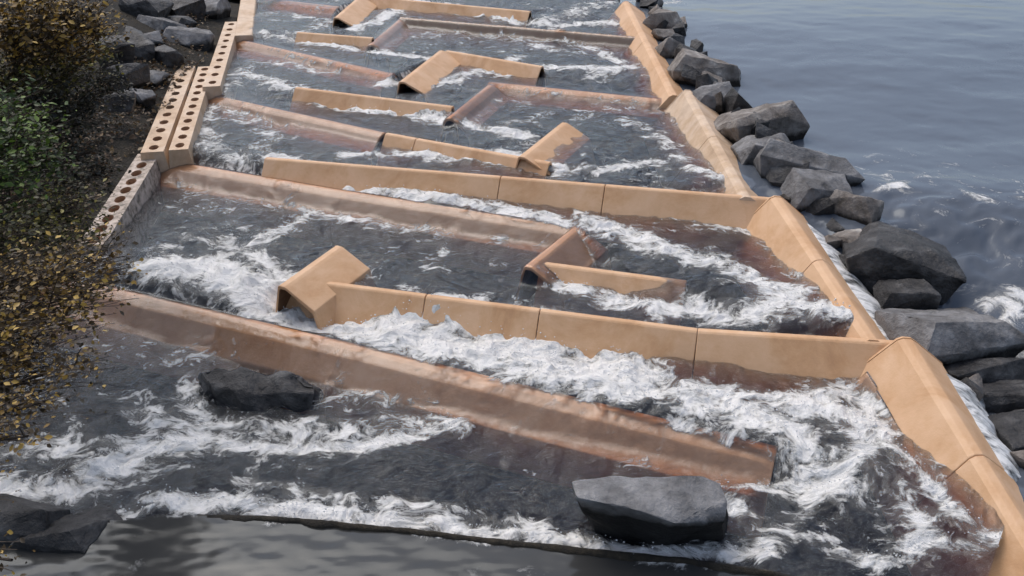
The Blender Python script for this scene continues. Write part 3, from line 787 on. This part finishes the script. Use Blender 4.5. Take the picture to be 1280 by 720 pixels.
# foreground boulder with authored facets
c = at(812, 616, .40)  # origin set high so the painted dark band covers the front face
sc = (c-CAM).length/FPX
def Q(px, py, z): return at(px, py, z)-c
pts = [Q(714, 602, .50), Q(740, 595, .52), Q(800, 593, .52), Q(880, 592, .52), Q(903, 602, .48),
       Q(722, 622, .50), Q(790, 637, .49), Q(845, 655, .42), Q(905, 652, .36), Q(909, 628, .44),
       Q(748, 678, -.16), Q(820, 694, -.18), Q(904, 684, -.16), Q(735, 640, -.10), Q(908, 650, -.10)]
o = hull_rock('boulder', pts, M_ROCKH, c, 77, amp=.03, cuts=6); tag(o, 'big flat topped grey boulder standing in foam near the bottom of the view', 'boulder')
c = at(325, 492, .05)
pts = [Q(252, 466, .16), Q(300, 462, .2), Q(370, 468, .18), Q(398, 478, .14), Q(262, 482, .14), Q(310, 492, .13), Q(392, 492, .1),
       Q(258, 492, 0), Q(300, 515, -.02), Q(390, 512, -.02), Q(250, 490, -.2), Q(400, 500, -.2)]
o = hull_rock('boulder', pts, M_ROCKD, c, 78, amp=.085, cuts=5); tag(o, 'low wet black boulder awash below the lowest weir', 'boulder')
rand_rock('dark wet rock in the bottom left corner, nearest the frame edge', None, 18, 660, 84, 70, .03, M_ROCKD, 503, 9)
rand_rock('low dark wet rock right of the corner rock with water spilling round it', None, 78, 672, 78, 50, .0, M_ROCKD, 507, -8)
rand_rock('small wet rock at the left end of the low dark sill', None, 120, 655, 50, 26, -.04, M_ROCKD, 509, 0)

# ------------------------------------------------------------------ calm tail water and the dark rim it meets
M_TAIL = water_mat('tail_surface', False, (.040, .041, .041))
def tail():
    X, Y = make_fan(1.6, 4.75, 220, -1.3, 1.3, 420)
    b = np.interp(X, SXs, SYs)
    ax, ay = advect(X, Y, vx*0+1, vy*0-.1, .2, 3)
    H = .030+.022*(fbm(X*1.3, Y*3.0, 4, .55)-.5)+.010*(fbm(X*5, Y*11, 3)-.5)
    f = .8*np.exp(-((Y-b)/.045)**2)*sstep(.42, .6, fbm(X*5, Y*5, 3))+.05*sstep(.5, .7, fbm(X*1.5, Y*1.5+4, 3))
    w = grid_mesh('tail_water', X, Y, H, Y < b+.005, M_TAIL, {'foam': f, 'fuv': np.stack([ax, ay, 0*ax], -1)}); tag(w, 'calm grey water along the bottom of the view', kind='structure')
tail()
def rim():
    n = 620; xs = np.linspace(SXs[3]+.25, SXs[-1], n); b = np.interp(xs, SXs, SYs)+.012*(fbm(xs*3, xs*0+2, 3)-.5)
    wd = .010+.030*np.clip(fbm(xs*6, xs*0+7, 5)*2.2-.75, 0, 1); hg = .006+.022*fbm(xs*10, xs*0+3, 5); hg = hg*np.interp(xs, [xs[0], xs[0]+.8], [-.6, 1])
    V = []; F = []
    for i in range(n):
        V += [(xs[i], b[i]+.05, -.12), (xs[i], b[i]+.022, .035+hg[i]*.8), (xs[i], b[i]+.004, .036+hg[i]), (xs[i], b[i]-wd[i], .034+hg[i]*.5), (xs[i], b[i]-wd[i]-.012, -.10)]
    for i in range(n-1):
        for k in range(4): F.append((5*i+k, 5*i+5+k, 5*i+6+k, 5*i+1+k))
    o = mesh_obj('sill', V, F, M_MOSS, None, True); tag(o, 'low dark mossy sill barely breaking the water across the bottom of the view', 'sill')
rim()

# ------------------------------------------------------------------ white water spilling over the outside of the wall
def spill_mat():
    m, n, out = newmat('spill_water')
    a = N(n, 'ShaderNodeAttribute', attribute_name='fuv')
    mp = N(n, 'ShaderNodeMapping'); mp.inputs['Scale'].default_value = (9, 1.3, 1); n.links.new(a.outputs['Vector'], mp.inputs[0])
    n1 = noise(n, mp.outputs[0], 1.0, 6, .6, .5); mp2 = N(n, 'ShaderNodeMapping'); mp2.inputs['Scale'].default_value = (34, 3.5, 1); n.links.new(a.outputs['Vector'], mp2.inputs[0])
    n2 = noise(n, mp2.outputs[0], 1.0, 5, .6, .4)
    v = mth(n, 'ADD', n1.outputs[0], mth(n, 'MULTIPLY', mth(n, 'SUBTRACT', n2.outputs[0], .5), .5))
    r = ramp(n, [(.34, (.03, .03, .032)), (.44, (.36, .37, .37)), (.56, (.74, .75, .75))], v)
    b = N(n, 'ShaderNodeBsdfPrincipled', inp={'Roughness': .3}); n.links.new(r.outputs[0], b.inputs['Base Color'])
    bp = N(n, 'ShaderNodeBump', inp={'Strength': .6, 'Distance': .03}); n.links.new(v, bp.inputs['Height']); n.links.new(bp.outputs[0], b.inputs['Normal'])
    n.links.new(b.outputs[0], out.inputs[0]); return m
M_SPILL = spill_mat()
def spill(label, wa, wb, t0, t1, width, seed):
    n, m = 260, 40; q = (wb-wa).normalized(); q = Vector((-q.y, q.x, 0)).normalized()*.22+Vector((0, 0, -.155)); T = [wa.lerp(wb, t0)+q, wa.lerp(wb, t1)+q]
    tt = np.linspace(0, 1, n); k = np.linspace(0, 1, len(T)); A = np.array([np.interp(tt, k, [p[a] for p in T]) for a in range(3)]).T
    d = (T[-1]-T[0]).normalized(); o_ = Vector((-d.y, d.x, 0)).normalized()
    u = tt*(T[-1]-T[0]).length; wid = width*(.75+.8*(fbm(u*2.2+seed, u*0+1, 4)-.3)); ends = np.clip(np.minimum(tt, 1-tt)*9, .25, 1)
    V = np.zeros((n, m, 3)); U = np.zeros((n, m, 3))
    for j in range(m):
        s_ = j/(m-1); off = wid*ends*s_; drop = .17*s_**2.0*(.8+.4*fbm(u*3+seed, u*0, 2))
        lump = .05*(fbm(u*9+seed, u*0+s_*1.6, 4)-.5)*(.3+s_)
        V[:, j, 0] = A[:, 0]+o_.x*off+d.x*s_*.10; V[:, j, 1] = A[:, 1]+o_.y*off+d.y*s_*.10; V[:, j, 2] = A[:, 2]-drop+lump
        U[:, j, 0] = u-.05*s_; U[:, j, 1] = s_
    w = grid_mesh('water_spill', V[:, :, 0], V[:, :, 1], V[:, :, 2], np.ones((n, m), bool), M_SPILL, {'fuv': U}); tag(w, label, kind='structure')
spill('thin white water spilling down outside the middle wall length', at(972, 246, .86), at(1091, 424, .49), .05, .97, .32, 3)
spill('thin white water spilling down outside the lowest wall length', at(1134, 423, .60), at(1345, 765, .06), .05, .52, .30, 8)

# drops thrown up over the white water
def spray():
    m_ = (np.clip(bil(den, FX, FY), 0, 1.2)*(FK)).ravel(); idx = np.where(m_ > .62)[0]
    rs_ = np.random.RandomState(4); pk = rs_.choice(idx, 4200); n = len(pk)
    P0 = np.stack([FX.ravel()[pk], FY.ravel()[pk], FH.ravel()[pk]], -1)+rs_.normal(size=(n, 3))*[.02, .02, 0]
    P0[:, 2] += .004+np.abs(rs_.normal(size=n))*.028*m_[pk]
    r_ = .0025+.0055*rs_.rand(n)**2.2
    o6 = np.array([[1, 0, 0], [0, 1, 0], [-1, 0, 0], [0, -1, 0], [0, 0, 1], [0, 0, -1]])
    V = (P0[:, None, :]+o6[None]*r_[:, None, None]*(1+.5*rs_.rand(n, 6, 1))).reshape(-1, 3)
    f8 = np.array([[0, 1, 4], [1, 2, 4], [2, 3, 4], [3, 0, 4], [1, 0, 5], [2, 1, 5], [3, 2, 5], [0, 3, 5]])
    F = (f8[None]+np.arange(n)[:, None, None]*6).reshape(-1, 3)
    o = mesh_obj('spray', V, F.tolist(), M_DROP, None, True); tag(o, 'tiny drops of spray over the white water', kind='stuff')
M_DROP = surf_mat('drops', [(.3, (.7, .71, .72)), (.7, (.82, .83, .84))], 3, .25, 0, 10)
spray()

# ------------------------------------------------------------------ vegetation
def leaves(name, pts, size, mat, seed, parent, flat=.35):
    rs = np.random.RandomState(seed); n = len(pts); pts = np.asarray(pts)
    ax = rs.normal(size=(n, 3)); ax[:, 2] *= .45; ax /= np.linalg.norm(ax, axis=1)[:, None]
    nr = rs.normal(size=(n, 3))*np.array([.6, .6, .4])+np.array([0, -.25, .9]); sd_ = np.cross(ax, nr); sd_ /= np.linalg.norm(sd_, axis=1)[:, None]+1e-9
    up = np.cross(sd_, ax)
    s = size*(.45+1.1*rs.rand(n)**1.5)[:, None]
    a = pts-ax*s*.5; b = pts-sd_*s*.30+up*s*.08-ax*s*.08; b2 = pts-sd_*s*.22+up*s*.06+ax*s*.25
    c = pts+ax*s*.55; d2 = pts+sd_*s*.22+up*s*.06+ax*s*.25; d = pts+sd_*s*.30+up*s*.08-ax*s*.08
    V = np.stack([a, b, b2, c, d2, d], 1).reshape(-1, 3)
    V = V-np.array(parent.location[:]) if parent else V
    me = bpy.data.meshes.new(name); me.vertices.add(len(V)); me.vertices.foreach_set('co', V.astype(np.float32).ravel())
    base = np.arange(n)[:, None]*6; q = np.concatenate([base+[0, 1, 2, 3], base+[0, 3, 4, 5]], 1).reshape(-1, 4)
    me.loops.add(q.size); me.loops.foreach_set('vertex_index', q.ravel().astype(np.int32)); me.polygons.add(len(q))
    me.polygons.foreach_set('loop_start', np.arange(0, q.size, 4, dtype=np.int32)); me.polygons.foreach_set('loop_total', np.full(len(q), 4, dtype=np.int32))
    me.update(calc_edges=True)
    t = np.clip(rs.beta(1.6, 2.8, n), 0, 1); t = np.where(rs.rand(n) < .16, .8+.2*rs.rand(n), t); t = np.repeat(t, 6); at_ = me.attributes.new('tint', 'FLOAT', 'POINT'); at_.data.foreach_set('value', t.astype(np.float32))
    me.materials.append(mat); o = bpy.data.objects.new(name, me); COL.objects.link(o)
    if parent: o.parent = parent
    return o
def tube(bm, pts, r0, r1, sides=5):
    rings = []
    for i, p in enumerate(pts):
        p = Vector(p); q = Vector(pts[min(i+1, len(pts)-1)]); o = Vector(pts[max(0, i-1)]); d = (q-o).normalized()
        u = d.cross(Vector((.3, .2, 1))).normalized(); v = d.cross(u); r_ = r0+(r1-r0)*i/(len(pts)-1)
        rings.append([bm.verts.new(p+u*r_*math.cos(2*math.pi*k/sides)+v*r_*math.sin(2*math.pi*k/sides)) for k in range(sides)])
    for a, b in zip(rings[:-1], rings[1:]):
        for k in range(sides): bm.faces.new((a[k], a[(k+1) % sides], b[(k+1) % sides], b[k]))
def bush(label, root, clumps, nleaf, size, mat, seed, group='bushes on the left bank'):
    """root: world base; clumps: [(centre Vector, radius)]; branches run from the base to every clump"""
    rs = random.Random(seed); root = Vector(root); e = empty('bush', root); tag(e, label, 'bush', group)
    bm = bmesh.new(); pts = []
    tot = sum(r_**2 for _, r_ in clumps)
    for c, rad in clumps:
        mid = root.lerp(c, .5)+Vector((rs.uniform(-.1, .1), rs.uniform(-.1, .1), .12*(c-root).length))
        main = [root, root.lerp(mid, .5)+Vector((rs.uniform(-.05, .05), 0, .05)), mid, c]
        tube(bm, main, .014+.004*rad, .005)
        n = int(nleaf*rad**2/tot); twigs = max(4, n//16)
        for k in range(twigs):
            d = Vector((rs.gauss(0, 1), rs.gauss(0, 1), rs.gauss(0, .7))).normalized()*rad*(rs.random()**.45)
            st = mid.lerp(c, rs.uniform(.3, 1)); tip = c+d; md = st.lerp(tip, .5)+Vector((0, 0, .06*rad))
            tube(bm, [st, md, tip], .004, .0015, 3)
            for j in range(16):
                t = rs.uniform(.25, 1.05); p = st.lerp(md, t*2) if t < .5 else md.lerp(tip, t*2-1)
                pts.append(p+Vector((rs.gauss(0, 1), rs.gauss(0, 1), rs.gauss(0, 1)))*.045*(.5+rad))
    me = bpy.data.meshes.new('stem'); bm.to_mesh(me); bm.free(); me.materials.append(M_BARK); me.transform(Matrix.Translation(-root))
    o = bpy.data.objects.new('stem', me); COL.objects.link(o); o.parent = e
    leaves('foliage', pts, size, mat, seed, e)
def CL(lst): return [(atd(px, py, d), r_) for px, py, d, r_ in lst]
def base(px, py, d, dz=0):
    p = atd(px, py, d); e = (LWp[-1].x-.35-(LWp[-1].y-p.y)*.42) if p.y < LWp[-1].y else float(xl(np.array([p.y]))[0])-.3
    x = min(p.x-.3, e-.35); return (x, p.y, bank_z(x, p.y)-.02)
bush('yellow brown bush spreading its small leaves over the lowest weir', (-5.3, 4.4, bank_z(-5.3, 4.4)),
     CL([(30, 345, 4.9, .30), (90, 335, 5.0, .26), (130, 318, 5.2, .20), (10, 410, 4.6, .28), (60, 430, 4.5, .22), (95, 385, 4.8, .22), (150, 350, 5.0, .15), (20, 480, 4.4, .22)]), 6300, 0.025, L_YEL, 21)
bush('sparse yellow spotted bush low on the left edge', (-5.0, 3.8, bank_z(-5.0, 3.8)),
     CL([(5, 520, 4.0, .20), (35, 545, 3.9, .14), (60, 500, 4.2, .20), (110, 450, 4.3, .2), (-10, 600, 3.8, .14), (15, 700, 3.4, .10)]), 930, 0.021, L_YEL, 22)
bush('bright green leafy bush halfway up the left edge', base(20, 250, 6.6),
     CL([(30, 170, 6.6, .34), (10, 220, 6.3, .30), (60, 200, 6.8, .24), (20, 130, 7.0, .26)]), 4500, 0.036, L_GRN, 23)
bush('dark olive bush between the green bush and the holed wall', base(80, 300, 6.8),
     CL([(90, 260, 6.9, .30), (60, 290, 6.3, .28), (110, 300, 6.6, .2), (30, 290, 6.0, .28)]), 4200, 0.028, L_OLV, 24)
bush('yellow topped bush at the upper left corner', base(90, 90, 9.5),
     CL([(90, 18, 8.4, .40), (50, 20, 8.2, .36), (125, 30, 8.7, .28), (20, 30, 8.0, .36)]), 4800, 0.041, L_YEL, 25)
bush('dark bush with few pale leaves in the upper left', base(50, 130, 8.6),
     CL([(40, 80, 8.8, .45), (90, 80, 9.0, .4), (10, 100, 8.4, .4), (120, 60, 9.6, .3)]), 5700, 0.036, L_OLV, 26)
bush('nearly black low bush in front of the bank rocks', base(120, 150, 8.6),
     CL([(110, 130, 8.8, .36), (80, 150, 8.2, .32), (140, 100, 9.5, .26), (70, 120, 8.4, .3)]), 3900, 0.034, L_DRK, 27)
bush('low dark bush with brown leaves beside the holed wall', base(110, 230, 7.8),
     CL([(110, 190, 8.0, .28), (90, 225, 7.5, .26), (130, 215, 8.0, .2)]), 2400, 0.030, L_DRK, 28)
# fallen leaves
P_ = []
rs = random.Random(5)
while len(P_) < 5200:
    px, py = rs.uniform(-60, 260), rs.uniform(-20, 330); z = .8
    for _ in range(4):
        q = at(px, py, z); z = bank_z(q.x, q.y)+.05
    if q.x < float(xl(np.array([q.y]))[0])-.25 and q.y < 22: P_.append((q.x, q.y, z+rs.uniform(0, .05)))
lv = leaves('fallen_leaves', P_, .06, L_LIT, 61, None); tag(lv, 'brown and pale fallen leaves covering the dark bank', kind='stuff')
